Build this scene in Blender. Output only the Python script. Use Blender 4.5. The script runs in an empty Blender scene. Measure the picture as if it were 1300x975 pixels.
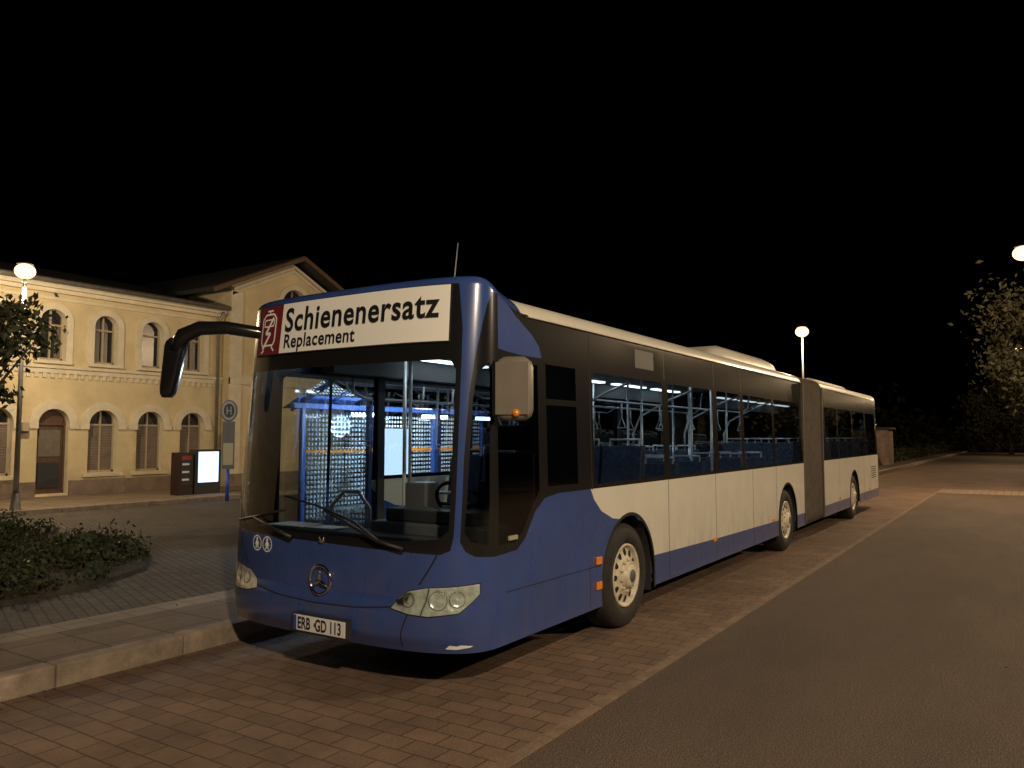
import bpy, bmesh, math, random, bisect
from mathutils import Vector, Matrix
from mathutils.geometry import delaunay_2d_cdt
random.seed(7)
scene=bpy.context.scene
col=scene.collection
pi=math.pi
# ------------------------------------------------------------------ materials
def mat(name,c,rough=.5,metal=0,var=0,vscale=5,bump=0,bscale=50,coat=0,emit=None,estr=0,spec=.5,dirt=0):
    m=bpy.data.materials.new(name); m.use_nodes=True
    nt=m.node_tree; b=nt.nodes["Principled BSDF"]
    b.inputs["Base Color"].default_value=(*c,1); b.inputs["Roughness"].default_value=rough
    b.inputs["Metallic"].default_value=metal; b.inputs["Coat Weight"].default_value=coat
    b.inputs["Coat Roughness"].default_value=.08
    b.inputs["Specular IOR Level"].default_value=spec
    if emit: b.inputs["Emission Color"].default_value=(*emit,1); b.inputs["Emission Strength"].default_value=estr
    tc=nt.nodes.new('ShaderNodeTexCoord')
    out=None
    if var:
        n=nt.nodes.new('ShaderNodeTexNoise'); n.inputs["Scale"].default_value=vscale; n.inputs["Detail"].default_value=8; n.inputs["Roughness"].default_value=.65
        nt.links.new(tc.outputs["Object"],n.inputs["Vector"])
        r=nt.nodes.new('ShaderNodeValToRGB'); r.color_ramp.elements[0].position=.3; r.color_ramp.elements[1].position=.7
        r.color_ramp.elements[0].color=(*[x*(1-var) for x in c],1); r.color_ramp.elements[1].color=(*[min(1,x*(1+var)) for x in c],1)
        nt.links.new(n.outputs["Fac"],r.inputs["Fac"]); out=r.outputs["Color"]; nt.links.new(out,b.inputs["Base Color"])
    if dirt and out:
        sx=nt.nodes.new('ShaderNodeSeparateXYZ'); nt.links.new(tc.outputs["Object"],sx.inputs[0])
        mr=nt.nodes.new('ShaderNodeMapRange'); mr.inputs[1].default_value=1.15; mr.inputs[2].default_value=.3; mr.inputs[3].default_value=.02; mr.inputs[4].default_value=dirt
        nt.links.new(sx.outputs[2],mr.inputs[0])
        mp=nt.nodes.new('ShaderNodeMapping'); mp.inputs["Scale"].default_value=(6,6,1.6); nt.links.new(tc.outputs["Object"],mp.inputs[0])
        n3=nt.nodes.new('ShaderNodeTexNoise'); n3.inputs["Scale"].default_value=1.6; n3.inputs["Detail"].default_value=9; n3.inputs["Roughness"].default_value=.7
        nt.links.new(mp.outputs[0],n3.inputs["Vector"])
        m3=nt.nodes.new('ShaderNodeMapRange'); m3.inputs[1].default_value=.35; m3.inputs[2].default_value=.75; nt.links.new(n3.outputs["Fac"],m3.inputs[0])
        mu=nt.nodes.new('ShaderNodeMath'); mu.operation='MULTIPLY'; nt.links.new(mr.outputs[0],mu.inputs[0]); nt.links.new(m3.outputs[0],mu.inputs[1])
        mx=nt.nodes.new('ShaderNodeMix'); mx.data_type='RGBA'; nt.links.new(mu.outputs[0],mx.inputs["Factor"]); nt.links.new(out,mx.inputs["A"]); mx.inputs["B"].default_value=(.11,.085,.06,1)
        nt.links.new(mx.outputs["Result"],b.inputs["Base Color"])
        m4=nt.nodes.new('ShaderNodeMapRange'); m4.inputs[3].default_value=rough; m4.inputs[4].default_value=.85; nt.links.new(mu.outputs[0],m4.inputs[0]); nt.links.new(m4.outputs[0],b.inputs["Roughness"])
    if bump:
        n=nt.nodes.new('ShaderNodeTexNoise'); n.inputs["Scale"].default_value=bscale; n.inputs["Detail"].default_value=6
        nt.links.new(tc.outputs["Object"],n.inputs["Vector"])
        bp=nt.nodes.new('ShaderNodeBump'); bp.inputs["Strength"].default_value=bump; bp.inputs["Distance"].default_value=.02
        nt.links.new(n.outputs["Fac"],bp.inputs["Height"]); nt.links.new(bp.outputs["Normal"],b.inputs["Normal"])
    return m
def glass(name,tint=(.8,.85,.85),refl=1.0,rough=.02):
    m=bpy.data.materials.new(name); m.use_nodes=True; nt=m.node_tree; nt.nodes.clear()
    o=nt.nodes.new('ShaderNodeOutputMaterial'); mx=nt.nodes.new('ShaderNodeMixShader'); t=nt.nodes.new('ShaderNodeBsdfTransparent'); g=nt.nodes.new('ShaderNodeBsdfGlossy'); l=nt.nodes.new('ShaderNodeFresnel')
    l.inputs["IOR"].default_value=1.5
    mu=nt.nodes.new('ShaderNodeMath'); mu.operation='MULTIPLY'; mu.inputs[1].default_value=refl; mu.use_clamp=True
    t.inputs["Color"].default_value=(*tint,1); g.inputs["Roughness"].default_value=rough; g.inputs["Color"].default_value=(1,1,1,1)
    nt.links.new(l.outputs[0],mu.inputs[0]); nt.links.new(mu.outputs[0],mx.inputs[0]); nt.links.new(t.outputs[0],mx.inputs[1]); nt.links.new(g.outputs[0],mx.inputs[2]); nt.links.new(mx.outputs[0],o.inputs[0])
    return m
def emis(name,c,s):
    m=bpy.data.materials.new(name); m.use_nodes=True; nt=m.node_tree; nt.nodes.clear()
    o=nt.nodes.new('ShaderNodeOutputMaterial'); e=nt.nodes.new('ShaderNodeEmission'); e.inputs[0].default_value=(*c,1); e.inputs[1].default_value=s
    nt.links.new(e.outputs[0],o.inputs[0]); return m
def paver(name,c1,c2,mortar,bw,rh,ms=.008,rot=0,stain=.35,rough=.8,offset=.5):
    m=bpy.data.materials.new(name); m.use_nodes=True; nt=m.node_tree; b=nt.nodes["Principled BSDF"]
    tc=nt.nodes.new('ShaderNodeTexCoord'); mp=nt.nodes.new('ShaderNodeMapping'); mp.inputs["Rotation"].default_value=(0,0,rot)
    br=nt.nodes.new('ShaderNodeTexBrick'); br.inputs["Scale"].default_value=1; br.inputs["Brick Width"].default_value=bw; br.inputs["Row Height"].default_value=rh
    br.inputs["Mortar Size"].default_value=ms; br.inputs["Mortar Smooth"].default_value=.3; br.offset=offset
    br.inputs["Color1"].default_value=(*c1,1); br.inputs["Color2"].default_value=(*c2,1); br.inputs["Mortar"].default_value=(*mortar,1)
    nt.links.new(tc.outputs["Object"],mp.inputs[0])
    nw=nt.nodes.new('ShaderNodeTexNoise'); nw.inputs["Scale"].default_value=3; nw.inputs["Detail"].default_value=3
    nt.links.new(tc.outputs["Object"],nw.inputs["Vector"])
    mxv=nt.nodes.new('ShaderNodeVectorMath'); mxv.operation='MULTIPLY_ADD'; mxv.inputs[1].default_value=(.02,.02,0)
    nt.links.new(nw.outputs["Color"],mxv.inputs[0]); nt.links.new(mp.outputs[0],mxv.inputs[2]); nt.links.new(mxv.outputs[0],br.inputs["Vector"])
    n=nt.nodes.new('ShaderNodeTexNoise'); n.inputs["Scale"].default_value=.9; n.inputs["Detail"].default_value=10; n.inputs["Roughness"].default_value=.75
    nt.links.new(tc.outputs["Object"],n.inputs["Vector"])
    mr=nt.nodes.new('ShaderNodeMapRange'); mr.inputs[1].default_value=.3; mr.inputs[2].default_value=.7; mr.inputs[3].default_value=1-stain; mr.inputs[4].default_value=1+stain*.8
    nt.links.new(n.outputs["Fac"],mr.inputs[0])
    vm=nt.nodes.new('ShaderNodeVectorMath'); vm.operation='SCALE'; nt.links.new(br.outputs["Color"],vm.inputs[0]); nt.links.new(mr.outputs[0],vm.inputs["Scale"])
    nt.links.new(vm.outputs[0],b.inputs["Base Color"]); b.inputs["Roughness"].default_value=rough
    n2=nt.nodes.new('ShaderNodeTexNoise'); n2.inputs["Scale"].default_value=60; nt.links.new(tc.outputs["Object"],n2.inputs["Vector"])
    ad=nt.nodes.new('ShaderNodeMath'); ad.operation='MULTIPLY_ADD'; ad.inputs[1].default_value=-1.2
    nt.links.new(br.outputs["Fac"],ad.inputs[0]); nt.links.new(n2.outputs["Fac"],ad.inputs[2])
    bp=nt.nodes.new('ShaderNodeBump'); bp.inputs["Strength"].default_value=.7; bp.inputs["Distance"].default_value=.01
    nt.links.new(ad.outputs[0],bp.inputs["Height"]); nt.links.new(bp.outputs["Normal"],b.inputs["Normal"])
    return m
def asphalt(name,c):
    m=bpy.data.materials.new(name); m.use_nodes=True; nt=m.node_tree; b=nt.nodes["Principled BSDF"]
    tc=nt.nodes.new('ShaderNodeTexCoord')
    mp=nt.nodes.new('ShaderNodeMapping'); mp.inputs["Scale"].default_value=(1,.35,1); nt.links.new(tc.outputs["Object"],mp.inputs[0])
    n=nt.nodes.new('ShaderNodeTexNoise'); n.inputs["Scale"].default_value=.6; n.inputs["Detail"].default_value=10; n.inputs["Roughness"].default_value=.68
    n2=nt.nodes.new('ShaderNodeTexNoise'); n2.inputs["Scale"].default_value=90; n2.inputs["Detail"].default_value=2
    v=nt.nodes.new('ShaderNodeTexVoronoi'); v.inputs["Scale"].default_value=130
    nt.links.new(mp.outputs[0],n.inputs["Vector"])
    for x in (n2,v): nt.links.new(tc.outputs["Object"],x.inputs["Vector"])
    mr=nt.nodes.new('ShaderNodeMapRange'); mr.inputs[1].default_value=.3; mr.inputs[2].default_value=.7; mr.inputs[3].default_value=.70; mr.inputs[4].default_value=1.28
    nt.links.new(n.outputs["Fac"],mr.inputs[0])
    mr2=nt.nodes.new('ShaderNodeMapRange'); mr2.inputs[1].default_value=.3; mr2.inputs[2].default_value=.75; mr2.inputs[3].default_value=.4; mr2.inputs[4].default_value=2.0
    nt.links.new(n2.outputs["Fac"],mr2.inputs[0])
    mu=nt.nodes.new('ShaderNodeMath'); mu.operation='MULTIPLY'; nt.links.new(mr.outputs[0],mu.inputs[0]); nt.links.new(mr2.outputs[0],mu.inputs[1])
    vm=nt.nodes.new('ShaderNodeVectorMath'); vm.operation='SCALE'; vm.inputs[0].default_value=c; nt.links.new(mu.outputs[0],vm.inputs["Scale"])
    nt.links.new(vm.outputs[0],b.inputs["Base Color"]); b.inputs["Roughness"].default_value=.8
    bp=nt.nodes.new('ShaderNodeBump'); bp.inputs["Strength"].default_value=.8; bp.inputs["Distance"].default_value=.01
    nt.links.new(v.outputs["Distance"],bp.inputs["Height"]); nt.links.new(bp.outputs["Normal"],b.inputs["Normal"])
    return m
M={}
M['blue']=mat('blue_paint',(.036,.076,.27),.26,var=.10,vscale=3,coat=.8,dirt=.38)
M['white']=mat('cream_paint',(.74,.71,.62),.36,var=.06,vscale=2.5,coat=.4,dirt=.5)
M['black']=mat('black_trim',(.012,.012,.013),.22,coat=.4)
M['rubber']=mat('rubber',(.025,.022,.020),.8,var=.4,bump=.2)
M['seam']=mat('seam_dark',(.01,.01,.012),.9)
M['glassW']=glass('windscreen_glass',(.82,.88,.88),1.2)
M['glassS']=glass('side_glass',(.58,.64,.66),1.4)
M['glassF']=glass('door_glass',(.85,.9,.92),.35)
M['glassD']=glass('dark_glass',(.30,.33,.35),1.3)
M['gray']=mat('grey_plastic',(.10,.10,.105),.6,var=.15)
M['lgray']=mat('light_grey_lining',(.24,.26,.28),.6)
M['dark']=mat('dark_plastic',(.03,.03,.033),.6)
M['seat']=mat('seat_fabric',(.06,.085,.145),.9,var=.6,vscale=25)
M['seatshell']=mat('seat_shell',(.12,.13,.15),.5)
M['pole']=mat('handrail',(.70,.72,.73),.25,metal=.3)
M['chrome']=mat('chrome',(.8,.8,.8),.12,metal=1)
M['orange']=mat('amber_lens',(.9,.28,.02),.25,coat=.5)
M['rim']=mat('wheel_rim',(.60,.54,.42),.45,var=.3,vscale=9)
M['bellow']=mat('bellows_rubber',(.10,.078,.058),.75,var=.2,bump=.3,bscale=20)
M['signw']=mat('sign_white',(.80,.76,.66),.45,emit=(1,.93,.8),estr=.08)
M['maroon']=mat('maroon',(.20,.02,.025),.5)
M['ink']=mat('ink_black',(.012,.012,.014),.5)
M['mirrorback']=mat('mirror_housing',(.20,.18,.15),.4,var=.1)
M['lens']=mat('headlamp_lens',(.80,.77,.68),.22,metal=.3,var=.35,vscale=22,bump=.25,bscale=28,coat=1)
M['strip']=emis('interior_tube',(.76,.90,1.0),6.0)
M['strip2']=emis('interior_tube_dim',(.80,.92,1.0),1.6)
M['paper']=mat('paper',(.8,.8,.8),.7)
M['steel']=mat('galvanised',(.25,.24,.22),.5,metal=.6,var=.2)
M['wall']=mat('yellow_render',(.66,.54,.32),.9,var=.15,vscale=1.3,bump=.25,bscale=40)
M['trim']=mat('pale_trim',(.70,.62,.46),.85,var=.12,vscale=3,bump=.15)
M['plinth']=mat('plinth_stone',(.23,.17,.13),.9,var=.35,vscale=2.5,bump=.5,bscale=14)
M['roof']=mat('slate_roof',(.03,.028,.027),.8,var=.3,vscale=4)
M['wood']=mat('door_wood',(.10,.055,.03),.6,var=.3)
M['frame']=mat('window_frame',(.40,.33,.22),.6)
M['blind']=mat('window_blind',(.16,.13,.10),.8,var=.25,vscale=6)
M['wglass']=mat('night_window',(.012,.013,.016),.22)
M['kerb']=mat('kerb_granite',(.22,.155,.11),.85,var=.3,vscale=6,bump=.4,bscale=40)
M['kerbl']=mat('kerb_light',(.31,.24,.18),.85,var=.4,vscale=5,bump=.3)
M['bark']=mat('bark',(.06,.045,.03),.95,var=.4,vscale=10,bump=.8,bscale=15)
M['leaf']=mat('leaf',(.050,.056,.018),.6,var=.5,vscale=6)
M['leaf2']=mat('leaf_dark',(.045,.06,.018),.6,var=.6,vscale=2)
M['leaf3']=mat('leaf_dull',(.040,.038,.014),.8,var=.6,vscale=1.2)
M['soil']=mat('soil',(.06,.045,.03),1,var=.4,vscale=8,bump=1,bscale=15)
M['bluepost']=mat('blue_post',(.03,.08,.45),.4)
M['shframe']=mat('shelter_frame',(.04,.11,.42),.35)
M['shglass']=glass('shelter_glass',(.75,.85,.9),1.0)
M['dots']=mat('frit_white',(.7,.75,.78),.6)
M['tube']=emis('shelter_tube',(.70,.85,1.0),40)
M['lit_panel']=emis('display_and_glow_panel',(.55,.75,1.0),2.2)
M['red']=mat('machine_dark',(.028,.012,.012),.4)
M['redp']=mat('machine_red_panel',(.35,.03,.03),.4)
M['lamp']=emis('sodium_lamp',(1,.62,.29),3.2)
M['lampw']=emis('sodium_lamp_small',(1,.50,.18),3.0)
M['signy']=mat('sign_panel',(.35,.33,.25),.6)

# ------------------------------------------------------------------ mesh builder
def link(o,parent=None):
    col.objects.link(o)
    if parent: o.parent=parent
    return o
def empty(name,loc=(0,0,0)):
    e=bpy.data.objects.new(name,None); e.empty_display_size=.2; col.objects.link(e); return e
class MB:
    def __init__(s): s.v=[];s.f=[];s.m=[];s.ms=[];s.sm=[]
    def mi(s,m):
        m=M[m] if isinstance(m,str) else m
        if m not in s.ms: s.ms.append(m)
        return s.ms.index(m)
    def add(s,v,f,m,sm=False):
        b=len(s.v); s.v+= [tuple(x) for x in v]; k=s.mi(m)
        for q in f: s.f.append(tuple(b+i for i in q)); s.m.append(k); s.sm.append(sm)
    def box(s,x0,x1,y0,y1,z0,z1,m,mtx=None):
        v=[Vector((x,y,z)) for z in (z0,z1) for y in (y0,y1) for x in (x0,x1)]
        if mtx: v=[mtx@p for p in v]
        s.add(v,[(0,2,3,1),(4,5,7,6),(0,1,5,4),(2,6,7,3),(0,4,6,2),(1,3,7,5)],m)
    def tube(s,path,r,m,n=10,cap=True):
        path=[Vector(p) for p in path]; rs=r if isinstance(r,(list,tuple)) else [r]*len(path)
        v=[];f=[]
        pu=None
        for i,p in enumerate(path):
            d=(path[min(i+1,len(path)-1)]-path[max(i-1,0)]).normalized()
            if pu is None: pu=d.orthogonal().normalized()
            a=(pu-d*pu.dot(d)).normalized(); pu=a; b=d.cross(a)
            for k in range(n):
                t=2*pi*k/n; v.append(p+(a*math.cos(t)+b*math.sin(t))*rs[i])
        for i in range(len(path)-1):
            for k in range(n): f.append((i*n+k,i*n+(k+1)%n,(i+1)*n+(k+1)%n,(i+1)*n+k))
        if cap: f.append(tuple(range(n-1,-1,-1))); f.append(tuple((len(path)-1)*n+k for k in range(n)))
        s.add(v,f,m,True)
    def rev(s,prof,c,axis,m,n=32,sm=True):
        ax=Vector(axis).normalized(); u=ax.orthogonal().normalized(); w=ax.cross(u); c=Vector(c); v=[];f=[]
        for r,a in prof:
            for k in range(n):
                t=2*pi*k/n; v.append(c+ax*a+(u*math.cos(t)+w*math.sin(t))*max(r,1e-4))
        for i in range(len(prof)-1):
            for k in range(n): f.append((i*n+k,i*n+(k+1)%n,(i+1)*n+(k+1)%n,(i+1)*n+k))
        s.add(v,f,m,sm)
    def sphere(s,c,r,m,n=16,sc=(1,1,1)):
        prof=[(math.sin(pi*i/n)*1,-math.cos(pi*i/n)) for i in range(n+1)]
        v=[];f=[];k2=n*2
        for a,h in prof:
            for k in range(k2):
                t=2*pi*k/k2; v.append((c[0]+r*sc[0]*a*math.cos(t),c[1]+r*sc[1]*a*math.sin(t),c[2]+r*sc[2]*h))
        for i in range(n):
            for k in range(k2): f.append((i*k2+k,i*k2+(k+1)%k2,(i+1)*k2+(k+1)%k2,(i+1)*k2+k))
        s.add(v,f,m,True)
    def build(s,name,parent=None,bevel=0,seg=2):
        me=bpy.data.meshes.new(name); me.from_pydata(s.v,[],s.f)
        for m in s.ms: me.materials.append(m)
        me.polygons.foreach_set("material_index",s.m); me.polygons.foreach_set("use_smooth",s.sm)
        me.update()
        o=link(bpy.data.objects.new(name,me),parent)
        if bevel:
            b=o.modifiers.new("bevel",'BEVEL'); b.width=bevel; b.segments=seg; b.limit_method='ANGLE'
        return o
def area(q): return sum(q[i][0]*q[(i+1)%len(q)][1]-q[(i+1)%len(q)][0]*q[i][1] for i in range(len(q)))
def cdt(name,polys,gu,gv,mapf,parent=None,smooth=True):
    """polys=[(pts,mat or None)] later wins"""
    polys=[(q if area(q)>0 else q[::-1],m) for q,m in polys]
    us=[p[0] for q,_ in polys for p in q]; vs=[p[1] for q,_ in polys for p in q]
    u0,u1,v0,v1=min(us)-.01,max(us)+.01,min(vs)-.01,max(vs)+.01
    V=[];E=[];F=[]
    for q,_ in polys:
        b=len(V); V+=[Vector(p) for p in q]; F.append(list(range(b,b+len(q))))
    for g in gu:
        if u0<g<u1: b=len(V); V+=[Vector((g,v0)),Vector((g,v1))]; E.append((b,b+1))
    for g in gv:
        if v0<g<v1: b=len(V); V+=[Vector((u0,g)),Vector((u1,g))]; E.append((b,b+1))
    r=delaunay_2d_cdt(V,E,F,0,1e-5)
    ov,of,og=r[0],r[2],r[5]
    mb=MB()
    mb.v=[tuple(mapf(p[0],p[1])) for p in ov]
    for f,g in zip(of,og):
        if not g: continue
        m=polys[max(g)][1]
        if m is None: continue
        mb.f.append(tuple(f)); mb.m.append(mb.mi(m)); mb.sm.append(smooth)
    used=sorted({i for f in mb.f for i in f}); rm={o:i for i,o in enumerate(used)}
    mb.v=[mb.v[i] for i in used]; mb.f=[tuple(rm[i] for i in f) for f in mb.f]
    return mb.build(name,parent)
# ------------------------------------------------------------------ bus skin mapping
W=1.275; NN=3.0; D=.55; yf=4.12; xc=-4.375
tab=[]; acc=0; prev=None
for i in range(401):
    ph=pi/2*i/400
    a=math.sin(ph)**(2/NN); b=1-math.cos(ph)**(2/NN) if i<400 else 1
    p=(a*W,b*D)
    if prev: acc+=math.hypot(p[0]-prev[0],p[1]-prev[1])
    tab.append((acc,a,b)); prev=p
Lc=acc
ks=[t[0] for t in tab]; ka=[t[1] for t in tab]; kb=[t[2] for t in tab]
def lookup(u):
    i=min(max(bisect.bisect(ks,u)-1,0),399); f=(u-ks[i])/(ks[i+1]-ks[i]); f=min(max(f,0),1)
    return tab[i][1]+(tab[i+1][1]-tab[i][1])*f, tab[i][2]+(tab[i+1][2]-tab[i][2])*f
def ux(dx):
    a=abs(dx)/W; i=min(max(bisect.bisect(ka,a)-1,0),399); f=(a-ka[i])/(ka[i+1]-ka[i]+1e-9)
    return math.copysign(ks[i]+(ks[i+1]-ks[i])*min(f,1),dx)
def uy(y,s=1):
    if y>=yf+D: return s*(Lc+y-yf-D)
    b=(y-yf)/D; i=min(max(bisect.bisect(kb,b)-1,0),399); f=(b-kb[i])/(kb[i+1]-kb[i]+1e-9)
    return s*(ks[i]+(ks[i+1]-ks[i])*min(f,1))
def sst(a,b,x): x=min(max((x-a)/(b-a),0),1); return x*x*(3-2*x)
def lean(z):
    r=.11*max(0,z-.98)
    r-=.035*(1-sst(.56,.66,z))
    r+=.07*(1-sst(.28,.42,z))
    return r
def S0(u,t,rear=False):
    s=1 if u>=0 else -1; au=abs(u)
    if au<Lc: a,b=lookup(au); yy=yf+D*b
    else: a=1;b=1; yy=yf+D+au-Lc
    m=0 if rear else 1-sst(4.36,5.0,yy)
    R=.16+( .07-.16)*m; zt=2.80+.10*m; zs=zt-R; ins=0
    if t<=2.3: z=t
    elif t<=2.64: z=2.3+(t-2.3)*(zs-2.3)/.34
    else:
        th=(t-2.64)/.2*pi/2; ins=R*(1-math.cos(th)); z=zs+R*math.sin(th)
    l=0 if rear else lean(z)
    Wz=W-ins-.025*max(0,z-1.3)
    x=xc+s*a*Wz
    y=yf+l+ins+(D-l-ins)*b if au<Lc else yy
    if rear: x=2*xc-x; y=26.12-y
    return Vector((x,y,z))
def S(u,t,off=0,rear=False):
    p=S0(u,t,rear)
    if off:
        du=S0(u+.004,t,rear)-S0(u-.004,t,rear); dv=S0(u,t+.004,rear)-S0(u,t-.004,rear)
        p=p+du.cross(dv).normalized()*off
    return p
def tz(z): return z if z<=2.3 else 2.3+(z-2.3)*.34/(2.83-2.3)
def rect(u0,u1,v0,v1,r=0):
    if u0>u1: u0,u1=u1,u0
    if not r: return [(u0,v0),(u1,v0),(u1,v1),(u0,v1)]
    o=[]
    for cx,cy,a0 in ((u1-r,v0+r,-pi/2),(u1-r,v1-r,0),(u0+r,v1-r,pi/2),(u0+r,v0+r,pi)):
        for k in range(4): o.append((cx+r*math.cos(a0+k*pi/6),cy+r*math.sin(a0+k*pi/6)))
    return o
def circ(cx,cy,r,n=28,ry=None): return [(cx+r*math.cos(2*pi*k/n),cy+(ry or r)*math.sin(2*pi*k/n)) for k in range(n)]
def stroke(pts,w):
    out=[];out2=[]
    for i,p in enumerate(pts):
        a=Vector(pts[max(i-1,0)]);b=Vector(pts[min(i+1,len(pts)-1)]); d=(b-a).normalized(); n=Vector((-d.y,d.x))*w/2
        out.append(tuple(Vector(p)+n)); out2.append(tuple(Vector(p)-n))
    return out2+out[::-1]
def strokes(pts,w,m): return [(stroke([a,b],w),m) for a,b in zip(pts,pts[1:])]
def ys(pts,s=1): return [(uy(y,s),t) for y,t in pts]
bus=empty('articulated_bus')
U1=uy(13.75)
polys=[(rect(-U1,U1,.30,2.84),'blue')]
WX=[(6.08,7.64),(7.80,9.20),(9.37,10.30),(10.43,11.83),(11.94,13.63)]
for s in (1,-1):
    polys.append((ys([(5.98,1.34),(6.06,1.22),(6.2,1.11),(6.42,1.03),(6.8,.98),(6.9,.60),(9.2,.555),(13.75,.50),(13.75,1.34)],s),'white'))
    polys.append((ys([(4.95,2.67),(13.75,2.67),(13.75,2.84),(4.95,2.84),(4.85,2.84)],s),'white'))
    blk=[(s*ux(1.150),1.04),(s*ux(1.18),.975),(s*ux(1.22),.94),(uy(4.55,s),.925),(uy(4.84,s),.94),(uy(4.95,s),1.01),(uy(5.1,s),1.20),(uy(5.24,s),1.285),(uy(5.45,s),1.31),(U1*s,1.32),(U1*s,2.67),(uy(5.0,s),2.67),(uy(4.62,s),2.66),(uy(4.54,s),2.63),(uy(4.47,s),2.56),(s*ux(1.235),2.46),(s*ux(1.20),2.30),(s*ux(1.175),2.05),(s*ux(1.155),1.6)]
    polys.append((blk,'black'))
    polys.append(([(uy(4.62,s),2.36),(uy(5.24,s),2.36),(uy(5.20,s),2.45),(uy(5.10,s),2.53),(uy(4.96,s),2.60),(uy(4.85,s),2.635),(uy(4.78,s),2.66),(uy(4.62,s),2.70)],'blue'))
    polys.append(([(s*ux(1.17),1.1),(s*ux(1.205),1.04),(uy(4.50,s),1.01),(uy(4.50,s),2.28),(s*ux(1.215),2.20),(s*ux(1.195),2.0)],'glassD'))
polys.append(([(ux(-1.13),1.10),(ux(-1.08),1.03),(ux(-.8),1.0),(ux(0),.985),(ux(.8),.965),(ux(1.04),.955),(ux(1.10),.985),(ux(1.115),1.08),(ux(1.125),2.44),(ux(1.09),2.655),(ux(-1.10),2.655),(ux(-1.13),2.44)],'black'))
polys.append(([(ux(-1.115),1.14),(ux(-1.05),1.08),(ux(-.8),1.055),(ux(0),1.04),(ux(.8),1.04),(ux(1.03),1.06),(ux(1.085),1.12),(ux(1.09),2.22),(ux(1.05),2.29),(ux(-1.06),2.29),(ux(-1.115),2.22)],'glassW'))
polys.append((ys([(4.60,1.0),(4.82,1.0),(4.92,1.06),(5.06,1.25),(5.16,1.34),(5.17,2.30),(4.60,2.30)]),'glassD'))
polys.append((ys([(5.29,1.37),(5.78,1.37),(5.78,2.0),(5.29,2.0)]),'glassS'))
polys.append((ys([(5.29,2.05),(5.78,2.05),(5.78,2.32),(5.29,2.32)]),'glassS'))
for y0,y1 in WX: polys.append((rect(uy(y0),uy(y1),1.35,2.31,.04),'glassS'))
polys.append((rect(uy(7.0),uy(7.45),2.42,2.60,.01),'gray'))
for y0,y1 in [(4.85,5.42),(5.46,6.05),(9.0,9.6),(9.64,10.24)]: polys.append((rect(uy(y0,-1),uy(y1,-1),.45,2.3,.04),'glassF'))
for y0,y1 in [(6.2,7.6),(7.75,8.9),(10.4,11.8),(11.94,13.63)]: polys.append((rect(uy(y0,-1),uy(y1,-1),1.35,2.31,.04),'glassF'))
def seam(pts,w=.012,m='seam'): polys.extend(strokes(pts,w,m))
for y,t0,t1 in [(7.74,.30,1.32),(9.22,.30,1.32),(10.75,.30,1.32),(11.95,.30,1.32),(6.03,1.30,2.66)]:
    seam([(uy(y),t0),(uy(y),t1)])
seam(ys([(4.70,.66),(5.4,.655),(6.19,.65)]),.008)
seam([(uy(5.98),.32),(uy(5.98),.645)],.008)
for y in (7.72,9.28,10.36,11.88): seam([(uy(y),2.34),(uy(y),2.66)],.008,'gray')
seam([(ux(1.02),.955),(ux(.97),.86),(ux(.90),.75)],.012)
seam([(ux(.84),.56),(ux(.80),.46),(ux(.775),.33)],.010)
seam([(ux(-.74),.615),(ux(-.4),.575),(ux(0),.555),(ux(.4),.565),(ux(.71),.595)],.010)
seam([(ux(-.98),.99),(ux(-.93),.86),(ux(-.83),.76)],.012)
HL=[]
for s in (1,-1):
    k=.05 if s>0 else 0
    hl=[(ux(.66+k)*s,.59),(ux(.70+k)*s,.65),(ux(.78+k)*s,.705),(ux(.95)*s,.73),(ux(1.15)*s,.745),(ux(1.225)*s,.755),(uy(4.43,s),.755),(uy(4.43,s),.69),(uy(4.37,s),.63),(ux(1.16)*s,.575),(ux(.98)*s,.55),(ux(.8+k)*s,.56)]
    HL.append(hl)
    c=(sum(p[0] for p in hl)/len(hl),sum(p[1] for p in hl)/len(hl))
    polys.append(([(c[0]+(p[0]-c[0])*1.03,c[1]+(p[1]-c[1])*1.08) for p in hl],'seam'))
    polys.append((hl,'lens'))
    seam([(ux(.93)*s,.55),(ux(.97)*s,.73)],.012,'gray')
def arch(y,s,r=.555):
    q=[(uy(y,s)+r*math.cos(a),.47+r*math.sin(a)) for a in [pi*k/24 for k in range(25)]]
    return [(uy(y,s)+r,.28)]+q+[(uy(y,s)-r,.28)]
AY=(6.78,12.6)
for s in (1,-1):
    for y in AY: polys.append((arch(y,s,.585),'seam'))
for s in (1,-1):
    for y in AY: polys.append((arch(y,s),None))
gu=[-Lc+2*Lc*i/96 for i in range(97)]+[s*(Lc+.6*k) for s in (1,-1) for k in range(1,16)]+[s*(Lc+.1*k) for s in (1,-1) for k in range(1,8)]
gv=[.3,.33,.36,.39,.42,.5,.56,.58,.6,.62,.64,.66,.68,.8,.98,1.15,1.3,1.5,1.8,2.1,2.3]+[2.64+.2*k/8 for k in range(9)]
cdt('body_front_section',polys,gu,gv,lambda u,t:S(u,t),bus)
LT=(22.0-D)-15.2+Lc
def uyr(y,s=1): return s*(Lc+(22.0-D)-y)
pr=[(rect(-LT,LT,.30,2.84),'white'),(rect(-LT,LT,.30,.50),'blue'),(rect(-LT,LT,1.32,2.67),'black')]
pr.append((rect(-1.0,1.0,1.5,2.3,.1),'glassD'))
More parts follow.
